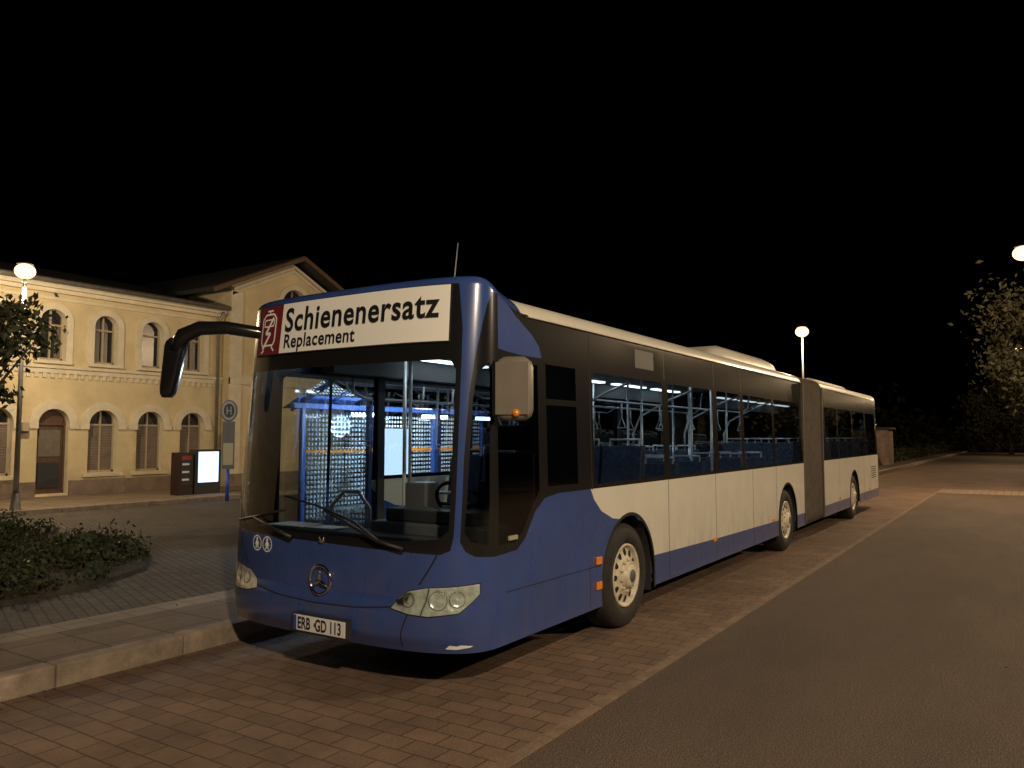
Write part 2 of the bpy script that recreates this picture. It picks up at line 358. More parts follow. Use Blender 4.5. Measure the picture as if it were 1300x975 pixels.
for s in (1,-1):
    for y0,y1 in [(15.5,16.6),(16.72,18.2),(18.32,19.8),(19.92,21.3)]: pr.append((rect(uyr(y0,s),uyr(y1,s),1.35,2.31,.04),'glassS'))
    for k in range(6): pr.append((rect(uyr(20.5,s),uyr(21.2,s),.78+k*.05,.80+k*.05),'seam'))
    for y in (16.66,19.5,20.4): pr.append((rect(uyr(y,s),uyr(y+.012,s),.3,1.32),'seam'))
    y=18.3
    for r,m in ((.585,'seam'),(.555,None)):
        q=[(uyr(y,s)+r*math.cos(a),.47+r*math.sin(a)) for a in [pi*k/24 for k in range(25)]]
        pr.append(([(uyr(y,s)+r,.28)]+q+[(uyr(y,s)-r,.28)],m))
cdt('body_rear_section',pr,gu,gv,lambda u,t:S(u,t,0,True),bus)
mb=MB()
def cap(ring):
    n=len(ring)
    for i in range(n//2):
        mb.add([ring[i],ring[i+1],ring[n-2-i],ring[n-1-i]],[(0,1,2,3)],'white' if (ring[i].y>5.2) else 'blue')
cap([S0(-U1+2*U1*i/160,2.84) for i in range(161)])
cap([S0(-LT+2*LT*i/160,2.84,True) for i in range(161)])
mb.build('roof_skin',bus)
mb=MB()
def pod(y0,y1,w,z0,z1):
    L=[]
    for y,k in ((y0,0),(y0+.35,.75),(y0+.7,1),(y1-.5,1),(y1-.2,.8),(y1,0)):
        z=z0+(z1-z0)*k; L.append([(xc-w,y,z0-.05),(xc-w+.03,y,z0+(z-z0)*.7),(xc-w+.15,y,z),(xc+w-.15,y,z),(xc+w-.03,y,z0+(z-z0)*.7),(xc+w,y,z0-.05)])
    v=[p for r in L for p in r]; f=[]
    for i in range(5):
        for k in range(5): f.append((i*6+k,i*6+k+1,(i+1)*6+k+1,(i+1)*6+k))
    mb.add(v,f,'white',True)
pod(9.9,13.3,1.0,2.79,3.01); pod(15.6,19.4,1.0,2.79,2.92)
mb.box(xc-.35,xc+.35,6.2,6.9,2.79,2.84,'white')
mb.build('roof_units',bus)
mb=MB(); mb.tube([(-3.85,5.05,2.80),(-3.85,5.06,3.0),(-3.84,5.10,3.34)],[.012,.006,.004],'lgray',6); mb.build('antenna',bus)
mb=MB(); mb.tube([S(uy(y),2.66,.006) for y in [5.05+.4*k for k in range(22)]+[13.74]],.009,'white',6)
mb.tube([S(uyr(y,-1),2.66,.006,True) for y in [15.22+.5*k for k in range(13)]],.009,'white',6)
mb.build('drip_rail',bus)
mb=MB(); n=30; rings=[]
for i in range(n+1):
    y=13.72+(15.24-13.72)*i/n; o=.035 if i%2 else -.035
    w=1.235+o; z1=2.75+o; z0=.30-o; r=.16; x0,x1=xc-w,xc+w; pts=[]
    for cx,cz,a0 in ((x1-r,z0+r,-pi/2),(x1-r,z1-r,0),(x0+r,z1-r,pi/2),(x0+r,z0+r,pi)):
        for k in range(5): pts.append((cx+r*math.cos(a0+k*pi/8),y,cz+r*math.sin(a0+k*pi/8)))
    rings.append(pts)
v=[p for q in rings for p in q]; f=[]
for i in range(n):
    for k in range(20): f.append((i*20+k,i*20+(k+1)%20,(i+1)*20+(k+1)%20,(i+1)*20+k))
mb.add(v,f,'bellow'); mb.build('bellows',bus)
mb=MB()
for y in (13.72,15.2): mb.box(-3.13,-3.09,y-.03,y+.03,.3,2.66,'bellow')
mb.build('bellows_frame',bus)
def wheel(y,name,side=1):
    mb=MB(); xo=-3.14 if side>0 else 2*xc+3.14; ax=(side,0,0); c=(xo,y,.475)
    mb.rev([(.285,-.03),(.30,.005),(.36,.018),(.42,.010),(.455,-.012),(.472,-.04),(.475,-.08),(.475,-.24),(.45,-.28),(.3,-.28)],c,ax,'rubber',48)
    mb.rev([(.290,-.03),(.288,.004),(.272,.006),(.262,-.015),(.252,-.03),(.18,-.012),(.165,.002),(.135,.006),(.115,.006),(.105,.045),(.09,.06),(.0,.065)],c,ax,'rim',48)
    for k in range(12):
        a=2*pi*k/12; cy=y+.212*math.cos(a); cz=.475+.212*math.sin(a)
        q=[]
        for j in range(14):
            b=2*pi*j/14; rr=.034*math.cos(b); tt=.026*math.sin(b)
            yy=cy+rr*math.cos(a)-tt*math.sin(a); zz=cz+rr*math.sin(a)+tt*math.cos(a)
            rad=math.hypot(yy-y,zz-.475); q.append((xo+side*(-.012-(rad-.18)*.25+.006),yy,zz))
        mb.add(q,[tuple(range(14))],'seam')
    for k in range(10):
        a=2*pi*k/10+.2; mb.tube([(xo,y+.14*math.cos(a),.475+.14*math.sin(a)),(xo+side*.028,y+.14*math.cos(a),.475+.14*math.sin(a))],.013,'rim',6)
    mb.rev([(.06,.06),(.055,.068),(0,.069)],c,ax,'gray',24)
    mb.build(name,bus)
i=1
for y in (6.78,12.6,18.3):
    wheel(y,'wheel_%d'%i,1); wheel(y,'wheel_%d'%(i+1),-1); i+=2
mb=MB()
for y in (6.78,12.6,18.3):
    for s in (1,-1):
        x0=xc+s*.78; x1=xc+s*1.24
        pts=[(y+.56*math.cos(pi*k/16),.47+.56*math.sin(pi*k/16)) for k in range(17)]
        pts=[(y+.56,.25)]+pts+[(y-.56,.25)]
        v=[(x1,a,b) for a,b in pts]+[(x0,a,b) for a,b in pts]; n=len(pts)
        mb.add(v,[(k,k+1,n+k+1,n+k) for k in range(n-1)]+[tuple(range(n,2*n))],'dark')
mb.build('wheel_housings',bus)
mb=MB()
for (a,b) in ((4.55,13.7),(15.25,21.9)):
    mb.box(xc-.76,xc+.76,a,b,.31,.37,'gray')
    for lo,hi in ((a,6.15),(7.40,11.98),(13.22,17.68),(18.92,b)):
        lo=max(lo,a); hi=min(hi,b)
        if hi>lo:
            mb.box(xc-1.22,xc-.765,lo,hi,.32,.368,'gray'); mb.box(xc+.765,xc+1.22,lo,hi,.32,.368,'gray')
    mb.box(xc-1.12,xc+1.12,a+.3,b,2.56,2.60,'lgray')
    for s in (1,-1):
        mb.box(min(xc+s*1.02,xc+s*1.19),max(xc+s*1.02,xc+s*1.19),a+.7,b,2.36,2.555,'gray')
mb.box(xc-1.22,xc+1.22,13.6,15.3,.28,.34,'dark')
for (a,b) in ((7.4,11.98),(13.22,13.7),(15.25,17.7),(18.9,21.9)):
    mb.box(-3.17,-3.14,a,b,.4,1.30,'gray'); mb.box(2*xc+3.14,2*xc+3.17,a,(8.9 if a<8 else b),.4,1.30,'gray')
mb.box(-3.17,-3.14,6.15,7.4,1.06,1.30,'gray')
for y in (6.125,7.68,8.95,10.3,11.87): mb.box(2*xc+3.135,2*xc+3.16,y-.05,y+.05,.4,2.36,'dark')
mb.build('interior_lining',bus)
mb=MB()
for s in (1,-1):
    for k in range(5): mb.box(xc+s*.80-.05,xc+s*.80+.05,6.3+k*1.5,7.4+k*1.5,2.54,2.558,'strip')
    for k in range(4): mb.box(xc+s*.80-.05,xc+s*.80+.05,15.6+k*1.5,16.7+k*1.5,2.54,2.558,'strip2')
mb.box(xc-.35,xc+.05,5.5,5.7,2.54,2.558,'strip')
mb.build('ceiling_lights',bus)
mb=MB()
def seat(x,y,zb=.42,w=.42,face=1):
    T=Matrix.Translation((x,y,zb))@Matrix.Rotation(0 if face>0 else pi,4,'Z')
    mb.box(-w/2,w/2,-.22,.20,.38,.46,'seat',T)
    R=T@Matrix.Translation((0,.20,.42))@Matrix.Rotation(-.16,4,'X')
    mb.box(-w/2,w/2,-.03,.03,.0,.62,'seat',R); mb.box(-w/2-.01,w/2+.01,.032,.055,-.02,.64,'seatshell',R)
    mb.tube([R@Vector((-w/2+.05,.03,.62)),R@Vector((-w/2+.05,.03,.70)),R@Vector((w/2-.05,.03,.70)),R@Vector((w/2-.05,.03,.62))],.012,'pole',8)
    mb.box(-.05,.05,-.1,.1,-.05,.37,'dark',T)
for y in (7.0,7.9,8.75,10.5,11.35,12.2,13.0,16.0,16.9,17.8,18.7,19.6,20.5):
    zb=.42 if 7.5<y<12 else .62
    for dx in (.52,.97): seat(xc+dx,y,zb)
for y in (7.0,7.9,10.9,11.8,12.7,16.0,16.9,17.8,18.7,19.6,20.5):
    for dx in (-.52,-.97): seat(xc+dx,y,.5)
mb.build('passenger_seats',bus,.02)
mb=MB()
for (x,y) in [(-.28,6.3),(.28,6.5),(.30,7.55),(-.30,8.3),(.30,9.3),(-.30,10.2),(.30,11.0),(-.30,11.9),(.30,12.7),(.9,9.45),(.9,10.2),(-.85,8.9),(-.85,6.15),(-.45,5.6),(-.9,10.3)]:
    mb.tube([(xc+x,y,.37),(xc+x,y,2.56)],.018,'pole',8)
for s in (1,-1):
    mb.tube([(xc+s*.42,6.4,2.56),(xc+s*.42,6.5,2.25),(xc+s*.42,6.8,2.16),(xc+s*.42,13.2,2.16),(xc+s*.42,13.5,2.25),(xc+s*.42,13.6,2.55)],.014,'pole',8)
    for k in range(6): 
        y=7.1+k*1.15+(.2 if s>0 else 0)
        mb.tube([(xc+s*.42,y,2.16),(xc+s*.42,y+.01,1.98)],.010,'pole',6)
        mb.tube([(xc+s*.42-.05,y,1.86),(xc+s*.42,y,1.99),(xc+s*.42+.05,y,1.86),(xc+s*.42-.05,y,1.86)],.010,'pole',6)
for y in (7.25,9.0,10.75,12.5):
    mb.tube([(xc+.32,y,1.55),(xc+.33,y-.02,1.8),(xc+.42,y-.02,2.0),(xc+.8,y,2.2),(xc+1.08,y,2.3)],.013,'pole',8)
mb.tube([(xc-.75,5.0,.9),(xc-.75,4.98,1.15),(xc-.6,4.98,1.28),(xc-.42,4.98,1.28),(xc-.3,4.98,1.15),(xc-.3,5.0,.9)],.018,'pole',10)
mb.tube([(xc-.9,6.15,1.2),(xc-.3,6.3,1.2)],.016,'pole',8)
mb.build('handrails',bus)
mb=MB()
mb.box(xc-1.05,xc+1.08,4.42,4.72,.72,1.02,'dark')
mb.box(xc+.05,xc+1.15,4.62,4.98,.70,1.10,'gray'); mb.box(xc+.15,xc+1.0,4.68,4.92,1.10,1.20,'dark')
mb.box(xc-1.08,xc-.0,4.55,4.85,.70,.98,'gray')
mb.box(xc+.02,xc+.06,4.9,5.95,.4,1.15,'gray')
mb.box(xc+.10,xc+1.18,6.0,6.05,.4,1.35,'dark'); mb.box(xc+.55,xc+1.18,6.0,6.05,1.35,2.55,'dark')
mb.box(xc+.45,xc+.95,5.60,5.72,.8,1.62,'dark')
mb.box(xc+.55,xc+.85,5.62,5.72,1.64,1.85,'dark')
mb.box(xc+.45,xc+.95,5.15,5.62,.72,.84,'dark')
mb.box(xc+.08,xc+.30,4.99,5.18,1.12,1.38,'gray')
mb.box(xc-1.05,xc+1.1,4.66,4.78,2.36,2.62,'dark')
mb.build('driver_cab',bus,.015)
mb=MB()
c=Vector((xc+.65,5.02,1.22)); t=Matrix.Translation(c)@Matrix.Rotation(-.9,4,'X')
mb.tube([t@Vector((.23*math.cos(2*pi*k/32),.23*math.sin(2*pi*k/32),0)) for k in range(33)],.017,'dark',8,False)
mb.tube([t@Vector((-.22,0,0)),t@Vector((.22,0,0))],.014,'dark',6); mb.tube([t@Vector((0,0,0)),t@Vector((0,0,-.3))],.03,'dark',8)
mb.build('steering_wheel',bus)
mb=MB(); mb.box(xc-.95,xc-.55,4.46,4.70,1.024,1.030,'paper'); mb.box(xc-.5,xc-.22,4.48,4.66,1.024,1.029,'paper'); mb.build('dash_papers',bus)
def dmap(off): return lambda dx,z:S(ux(dx),tz(z),off)
def decal(name,polys,off): return cdt(name,polys,[-1.2+.06*i for i in range(41)],[],dmap(off),bus)
decal('sign_board',[(rect(-1.035,1.05,2.415,2.838),'seam'),(rect(-1.02,1.035,2.425,2.83),'signw'),(rect(-1.02,-.675,2.425,2.83),'maroon')],.010)
def text(body,size,x,z,m,off,name,bold=.0,xs=1,mapf=None,sp=1.0):
    c=bpy.data.curves.new(name,'FONT'); c.body=body; c.size=size; c.offset=bold; c.resolution_u=4; c.space_character=sp
    o=bpy.data.objects.new(name,c); col.objects.link(o)
    bpy.context.view_layer.update()
    me=bpy.data.meshes.new_from_object(o.evaluated_get(bpy.context.evaluated_depsgraph_get()))
    bpy.data.objects.remove(o)
    f=mapf or dmap(off)
    w=max(v.co.x for v in me.vertices)
    if not mapf: xs=xs/w
    bm=bmesh.new(); bm.from_mesh(me)
    for k in range(1,40):
        bmesh.ops.bisect_plane(bm,geom=bm.verts[:]+bm.edges[:]+bm.faces[:],plane_co=(w*k/40,0,0),plane_no=(1,0,0))
    for v in bm.verts: v.co=f(x+v.co.x*xs,z+v.co.y)
    bm.to_mesh(me); bm.free()
    me.materials.clear(); me.materials.append(M[m]); 
    link(bpy.data.objects.new(name,me),bus)
text('Schienenersatz',.265,-.625,2.60,'ink',.016,'sign_text',.006,1.585,None,1.07)
text('Replacement',.155,-.62,2.465,'ink',.016,'sign_text_small',.003,.82,None,1.05)
pic=strokes([(-.93,2.50),(-.77,2.50),(-.75,2.54),(-.75,2.72),(-.79,2.76),(-.91,2.76),(-.95,2.72),(-.95,2.54),(-.93,2.50)],.015,'signw')
pic+=strokes([(-.92,2.66),(-.78,2.66),(-.78,2.715),(-.92,2.715),(-.92,2.66)],.012,'signw')
pic+=strokes([(-.79,2.73),(-.89,2.60),(-.82,2.60),(-.92,2.47)],.024,'signw')
pic+=strokes([(-.90,2.46),(-.94,2.44)],.014,'signw')+strokes([(-.79,2.49),(-.75,2.45)],.014,'signw')+strokes([(-.89,2.79),(-.81,2.79)],.014,'signw')+strokes([(-.85,2.76),(-.85,2.79)],.012,'signw')
decal('pictogram',pic,.016)
px=xc+.11
mb=MB(); mb.box(px-.28,px+.28,4.045,4.085,.345,.475,'dark'); mb.box(px-.26,px+.26,4.038,4.0445,.355,.465,'paper'); mb.box(px-.259,px-.225,4.034,4.0375,.356,.464,'bluepost'); mb.rev([(.014,0),(.0,.002)],(px-.035,4.036,.41),(0,-1,0),'gray',12); mb.build('number_plate',bus,.003,1)
text('ERB  GD 113',.115,-.215,.372,'ink',0,'plate_text',.003,.70,lambda a,b:Vector((px+a,4.035,b)))
mb=MB()
cz=.715; ex=.05
mb.tube([S(ex+.105*math.cos(2*pi*k/36),cz+.105*math.sin(2*pi*k/36),.014) for k in range(37)],.011,'chrome',8,False)
for k in range(3):
    a=pi/2+k*2*pi/3; mb.tube([S(ex,cz,.024),S(ex+.10*math.cos(a),cz+.10*math.sin(a),.014)],[.018,.005],'chrome',6)
mb.build('front_emblem',bus)
mb=MB(); p=S(.05,1.005,.008); mb.rev([(.028,0),(.026,.01),(0,.014)],p,(0,-1,.1),'chrome',20); mb.build('small_badge',bus)
def icon(cx,k):
    q=[(circ(cx,.925,.060),'signw'),(circ(cx,.925,.052),'blue'),(circ(cx,.958,.012,10),'signw'),(rect(cx-.012,cx+.012,.91,.945),'signw'),(stroke([(cx-.002,.915),(cx-.018,.885)],.012),'signw'),(stroke([(cx+.002,.915),(cx+.018,.885)],.012),'signw'),(stroke([(cx-.008,.942),(cx-.026,.912)],.009),'signw'),(stroke([(cx+.008,.942),(cx+.026,.912)],.009),'signw')]
    decal('door_icon_%d'%k,q,.004)
icon(-.70,1); icon(-.565,2)
decal('bumper_scuff',[([(1.07,.335),(1.13,.330),(1.2,.342),(1.215,.352),(1.16,.362),(1.14,.355),(1.10,.362)],'signw')],.004)
mb=MB()
for s in (1,-1):
    for dx,zz,r in ((.83,.645,.045),(.99 if s<0 else 1.03,.65,.062),(1.14,.66,.052)):
        u=ux(dx)*s; p=S(u,zz,.004); n=(S(u,zz,.05)-S(u,zz,.01)).normalized()
        mb.rev([(r,.0),(r*.96,.006),(r*.9,.003),(r*.4,-.001),(0,.006)],p,n,'lens',24)
        mb.rev([(r*1.04,.001),(r*1.04,.007),(r*.98,.007)],p,n,'gray',24)
mb.build('headlamp_reflectors',bus)
cdt('headlamp_cover',[(HL[0],'glassW')],gu,[],lambda u,t:S(u,t,.014),bus)
mb=MB()
for z in (.70,.49): mb.box(-3.098,-3.080,6.08,6.17,z-.035,z+.03,'orange')
for y in (9.1,11.7,16.6,20.2): mb.box(-3.098,-3.085,y,y+.1,.53,.57,'orange')
mb.build('side_markers',bus,.004)
mb=MB(); mb.box(-3.098,-3.085,4.72,4.83,1.02,1.05,'signy'); mb.build('inspection_sticker',bus)
mb=MB()
def sp(dx,z,o): return S(ux(dx),tz(z),o)
mb.tube([sp(.80,.985,.03),sp(.60,1.03,.05),sp(.25,1.16,.045),sp(.08,1.21,.035)],[.018,.014,.010,.008],'ink',6)
mb.tube([sp(.62,1.02,.02),sp(.35,1.15,.02),sp(0,1.24,.02),sp(-.38,1.30,.02)],.009,'ink',6)
mb.tube([sp(-.25,1.0,.03),sp(-.45,1.05,.05),sp(-.72,1.12,.04)],[.018,.013,.008],'ink',6)
mb.tube([sp(-.35,1.20,.02),sp(-.7,1.13,.02),sp(-1.0,1.08,.02)],.009,'ink',6)
mb.build('wipers',bus)
mb=MB()
mb.tube([(-5.28,4.56,2.58),(-5.40,4.38,2.63),(-5.58,4.20,2.665),(-5.76,4.07,2.66),(-5.87,4.0,2.60),(-5.93,3.97,2.48)],[.045,.052,.055,.06,.068,.07],'black',12)
def rbox(mbx,c,w,d,h,rot,m,tap=0,shear=0):
    T=Matrix.Translation(c)@Matrix.Rotation(rot,4,'Z')
    secs=[]
    for k,(zz,s) in enumerate(((-h/2,.6),(-h/2+.03,.9),(-h/2+.07,1),(0,1),(h/2-.07,1),(h/2-.03,.9),(h/2,.6))):
        tt=1+tap*zz/h
        secs.append([T@Vector((shear*zz+w/2*s*tt*math.copysign(abs(math.cos(a))**.5,math.cos(a)),d/2*s*math.copysign(abs(math.sin(a))**.5,math.sin(a)),zz)) for a in [2*pi*j/20 for j in range(20)]])
    v=[p for q in secs for p in q]; f=[]
    for i in range(6):
        for k in range(20): f.append((i*20+k,i*20+(k+1)%20,(i+1)*20+(k+1)%20,(i+1)*20+k))
    f.append(tuple(range(19,-1,-1))); f.append(tuple(120+k for k in range(20)))
    mbx.add(v,f,m,True); return T
rbox(mb,(-5.96,3.96,2.33),.15,.12,.50,.5,'black',.5,.15)
mb.build('kerb_side_mirror',bus)
mb=MB()
T=rbox(mb,(-2.955,4.58,2.085),.26,.15,.44,.35,'mirrorback')
mb.box(-.115,.115,-.082,-.072,-.18,.18,'mirrorback',T)
mb.tube([(-3.14,4.66,2.18),(-2.97,4.60,2.18)],.022,'black',8); mb.tube([(-3.14,4.66,1.95),(-2.97,4.60,1.95)],.022,'black',8)
mb.rev([(.026,.0),(.024,.01),(0,.013)],T@Vector((.03,-.080,-.17)),(math.sin(.35),-math.cos(.35),0),'orange',16)
mb.box(-.140,-.110,-.075,.06,-.19,.19,'black',T)
mb.build('driver_side_mirror',bus,0)
mb=MB(); mb.box(xc-.7,xc+.7,4.6,13.5,.22,.30,'dark'); mb.box(xc-.7,xc+.7,15.4,21.6,.22,.30,'dark')
mb.box(xc-1.0,xc+1.0,4.5,5.9,.26,.305,'dark'); mb.build('underbody',bus)

# ------------------------------------------------------------------ ground
def sheet(name,x0,x1,y0,y1,z,m):
    mb=MB(); mb.add([(x0,y0,z),(x1,y0,z),(x1,y1,z),(x0,y1,z)],[(0,1,2,3)],m); return mb.build(name)
M['asph']=asphalt('asphalt',(.110,.077,.058))
M['asph2']=asphalt('asphalt_far',(.105,.074,.054))
M['bay']=paver('bay_pavers',(.215,.138,.094),(.160,.104,.073),(.07,.048,.036),.25,.165,.006,0,.42)
M['band']=paver('band_pavers',(.30,.22,.155),(.25,.185,.13),(.09,.07,.055),.4,.2,.008,pi/2,.25)
M['plaza']=paver('plaza_cobbles',(.130,.102,.082),(.095,.078,.063),(.035,.03,.026),.20,.10,.008,.35)
M['slab']=paver('platform_slabs',(.23,.165,.12),(.18,.13,.098),(.06,.05,.04),.5,.5,.008,0,.35,.8,0)
M['tact']=paver('guide_strip',(.36,.29,.225),(.30,.245,.195),(.15,.12,.10),.3,.3,.006,0,.25,.8,0)
M['walk']=paver('sidewalk_slabs',(.28,.21,.15),(.22,.17,.12),(.08,.06,.05),.4,.4,.008,0,.3,.8,0)
sheet('ground',-400,400,-300,700,-.004,'asph2')
sheet('road',-2.4,14,-40,28.2,.0,'asph')
sheet('bus_bay_paving',-5.74,-2.4,-30,30.4,.004,'bay')
sheet('cross_paving',-2.396,40,28.2,30.4,.004,'band')
mb=MB(); 
for k in range(60): mb.box(-2.44,-2.36,-10+k*.64,-10+k*.64+.63,-.05,.008,'kerb')
mb.build('paving_edge')
sheet('far_paving',-5.74,60,30.4,52,.002,M['bay'])
mb=MB()
y=-12.0
while y<110: mb.box(-5.92,-5.75,y,y+.99,-.05,.155,'kerbl'); y+=1.0
mb.build('platform_kerb',None,.012)
mb=MB()
mb.box(-17.3,-5.922,-30,110,-.05,.146,'plaza'); mb.build('plaza_paving')
sheet('platform_slabs',-6.72,-5.93,-20,40,.151,'slab')
sheet('guide_strip',-7.05,-6.72,-20,40,.152,'tact')
mb=MB(); mb.box(-60,-17.45,-30,60,-.05,.24,'walk'); mb.build('station_sidewalk')
mb=MB(); y=-10
while y<40: mb.box(-17.45,-17.302,y,y+.99,-.05,.25,'kerbl'); y+=1.0
mb.build('sidewalk_kerb',None,.01)
def leaves(mb,pts,size,m,rng,flat=False):
    for p in pts:
        s=size*rng.uniform(.6,1.3); d=Vector((rng.gauss(0,.25),rng.gauss(0,.25),1)) if flat else Vector((rng.gauss(0,1),rng.gauss(0,1),rng.gauss(0,.7)))
        d.normalize(); u=d.orthogonal().normalized()
        u=Matrix.Rotation(rng.uniform(0,6.28),3,d)@u; w=d.cross(u); p=Vector(p)
        mb.add([p-u*s,p+w*s*.5+d*s*.12,p+u*s,p-w*s*.5+d*s*.12],[(0,1,2,3)],m)
rng=random.Random(21); mb=MB()
P=[(-5.70+abs(rng.gauss(0,.10)),rng.uniform(0,30),.016) for i in range(500)]+[(rng.uniform(-5.6,6),rng.uniform(0,25),.018) for i in range(260)]
leaves(mb,P,.016,'wood',rng,True)
P=[(-6.0-abs(rng.gauss(0,1.2)),rng.uniform(1,15),.165) for i in range(260)]; leaves(mb,P,.018,'blind',rng,True)
mb.build('leaf_litter')

# ------------------------------------------------------------------ station building
def arched(cy,w,z0,z1,seg=14):
    r=w/2; h=w/2*.95
    return [(cy-r,z0),(cy+r,z0)]+[(cy+r*math.cos(pi*k/seg),z1-h+h*math.sin(pi*k/seg)) for k in range(seg+1)]
st=empty('station_building')
XW=-21.0; XR=-20.6
upper=[(10.52-1.37*2,.64),(10.52-1.37,.64),(10.52,.66),(11.92,.66),(13.29,.66),(14.64,.66)]
lower=[(7.9,.78),(9.25,.78),(10.62,.78),(11.93,.80),(13.30,.80),(14.66,.80)]
GC=18.1; GY0,GY1=15.65,20.55; GZ=7.60; GE=GZ-.455*(GC-GY0)
gh=arched(18.2,1.1,5.2,6.72)
holes=[arched(c,w,3.74,5.06) for c,w in upper]+[arched(c,w,(.30 if i in(2,0) else .80),2.48) for i,(c,w) in enumerate(lower)]
cdt('facade_wall',[([(-6,.24),(15.70,.24),(15.70,5.70),(-6,5.70)],'wall')]+[(h,None) for h in holes],[],[],lambda a,b:Vector((XW,a,b)),st,False)
cdt('gable_wall',[([(GY0,.24),(GY1,.24),(GY1,GE),(GC,GZ),(GY0,GE)],'wall'),(gh,None)],[],[],lambda a,b:Vector((XR,a,b)),st,False)
holes2=[(h,XW) for h in holes]+[(gh,XR)]
mb=MB()
for h,X0 in holes2:
    n=len(h); v=[(X0,a,b) for a,b in h]+[(X0-.22,a,b) for a,b in h]
    mb.add(v,[(k,(k+1)%n,n+(k+1)%n,n+k) for k in range(n)],'trim')
mb.build('window_reveals',st)
mb=MB()
for i,(h,X0) in enumerate(holes2):
    a0=min(p[0] for p in h); a1=max(p[0] for p in h); b0=min(p[1] for p in h); b1=max(p[1] for p in h); c=(a0+a1)/2
    door=(b1-b0)>2
    mb.add([(X0-.2,a,b) for a,b in h],[tuple(range(len(h)))],'wood' if door else 'wglass')
    mt='wood' if door else 'frame'
    mb.box(X0-.198,X0-.15,a0,a0+.05,b0,b1-.2,mt); mb.box(X0-.198,X0-.15,a1-.05,a1,b0,b1-.2,mt)
    if not door and i!=4: mb.box(X0-.196,X0-.145,c-.022,c+.022,b0,b1-.02,mt)
    zt=b1-.42
    mb.box(X0-.196,X0-.14,a0,a1,zt,zt+.05,mt); mb.box(X0-.198,X0-.15,a0,a1,b0,b0+.06,mt)
    if door:
        mb.box(X0-.196,X0-.16,a0+.12,a1-.12,b0+.15,b0+.8,'dark'); mb.box(X0-.196,X0-.17,a0+.12,a1-.12,b0+.95,zt-.12,'blind')
    elif X0==XW and b0<2:
        mb.box(X0-.197,X0-.18,a0+.05,a1-.05,b0+.06,zt,'blind')
        z=b0+.1
        while z<zt: mb.box(X0-.18,X0-.176,a0+.05,a1-.05,z,z+.02,'plinth'); z+=.07
    elif i==2:
        mb.box(X0-.198,X0-.185,a1-.2,a1-.05,b0+.06,zt,'blind')
mb.build('windows_and_door',st)
mb=MB()
for h,X0 in holes2:
    a0=min(p[0] for p in h); a1=max(p[0] for p in h); b0=min(p[1] for p in h); b1=max(p[1] for p in h); c=(a0+a1)/2; r=(a1-a0)/2; hh=r*.95; zc=b1-hh
    big=b0<2
    r0,r1=r+.0,r+(.22 if big else .17)
    n=18; v=[];f=[]
    for k in range(n+1):
        a=pi*k/n
        for rr,xx in ((r0,X0),(r0,X0+.05),(r1,X0+.05),(r1,X0)): v.append((xx,c+rr*math.cos(a),zc+rr*.95*math.sin(a)))
    for k in range(n):
        for j in range(3): f.append((k*4+j,k*4+j+1,(k+1)*4+j+1,(k+1)*4+j))
    mb.add(v,f,'trim')
    if not big:
        mb.box(X0,X0+.05,c-r1,c-r,b0-.02,zc-.001,'trim'); mb.box(X0,X0+.05,c+r,c+r1,b0-.02,zc-.001,'trim')
    else:
        mb.box(X0,X0+.06,c-r1-.03,c-r+.0,zc-.14,zc-.001,'trim'); mb.box(X0,X0+.06,c+r,c+r1+.03,zc-.14,zc-.001,'trim')
    if b0>.5: mb.box(X0,X0+.12,c-r-.14,c+r+.14,b0-.10,b0-.021,'trim')
mb.build('arch_trims',st)
mb=MB()
def band(x,y0,y1,z0,z1,d,m='trim'): mb.box(x-.02,x+d,y0,y1,z0,z1,m)
band(XW,-6,15.62,3.40,3.52,.06); band(XW,-6,15.62,3.523,3.60,.12)
for k in range(110):
    y=-5.9+k*.195
    if y<15.5: mb.box(XW,XW+.05,y,y+.09,3.28,3.398,'trim')
band(XW,-6,15.62,5.30,5.38,.05); band(XW,-6,15.62,5.48,5.58,.14); band(XW,-6,15.62,5.583,5.69,.26)
band(XR,GY0-.02,GY1+.02,3.40,3.60,.08)
band(XR,GY0-.02,16.05,.6,6.3,.05)
band(XW,-6,10.2,.24,.62,.06,'plinth'); band(XW,11.05,15.62,.24,.62,.06,'plinth'); band(XR,GY0-.02,GY1+.02,.24,.62,.07,'plinth')
mb.build('cornices_and_plinth',st)
mb=MB(); mb.tube([(XW+.12,15.42,.3),(XW+.12,15.42,5.3),(XW+.35,15.42,5.6)],.05,'steel',8); mb.tube([(XW+.45,-6,5.73),(XW+.45,15.55,5.73)],.07,'steel',8); mb.build('rainwater_pipes',st)
mb=MB()
mb.add([(XR,GY0,.24),(XR,GY0,GE),(-30,GY0,GE),(-30,GY0,.24)],[(0,1,2,3)],'wall')
mb.add([(XR,GY1,.24),(-30,GY1,.24),(-30,GY1,GE),(XR,GY1,GE)],[(0,1,2,3)],'wall')
mb.build('side_walls',st)
mb=MB()
mb.add([(XW+.5,-6.4,5.73),(XW+.5,15.6,5.73),(-26,15.6,7.1),(-26,-6.4,7.1)],[(0,1,2,3)],'roof')
mb.add([(-26,-6.4,7.1),(-26,15.6,7.1),(-31,15.6,5.7),(-31,-6.4,5.7)],[(0,1,2,3)],'roof')
th=.13; pk=7.70; ez=pk-.455*3.5
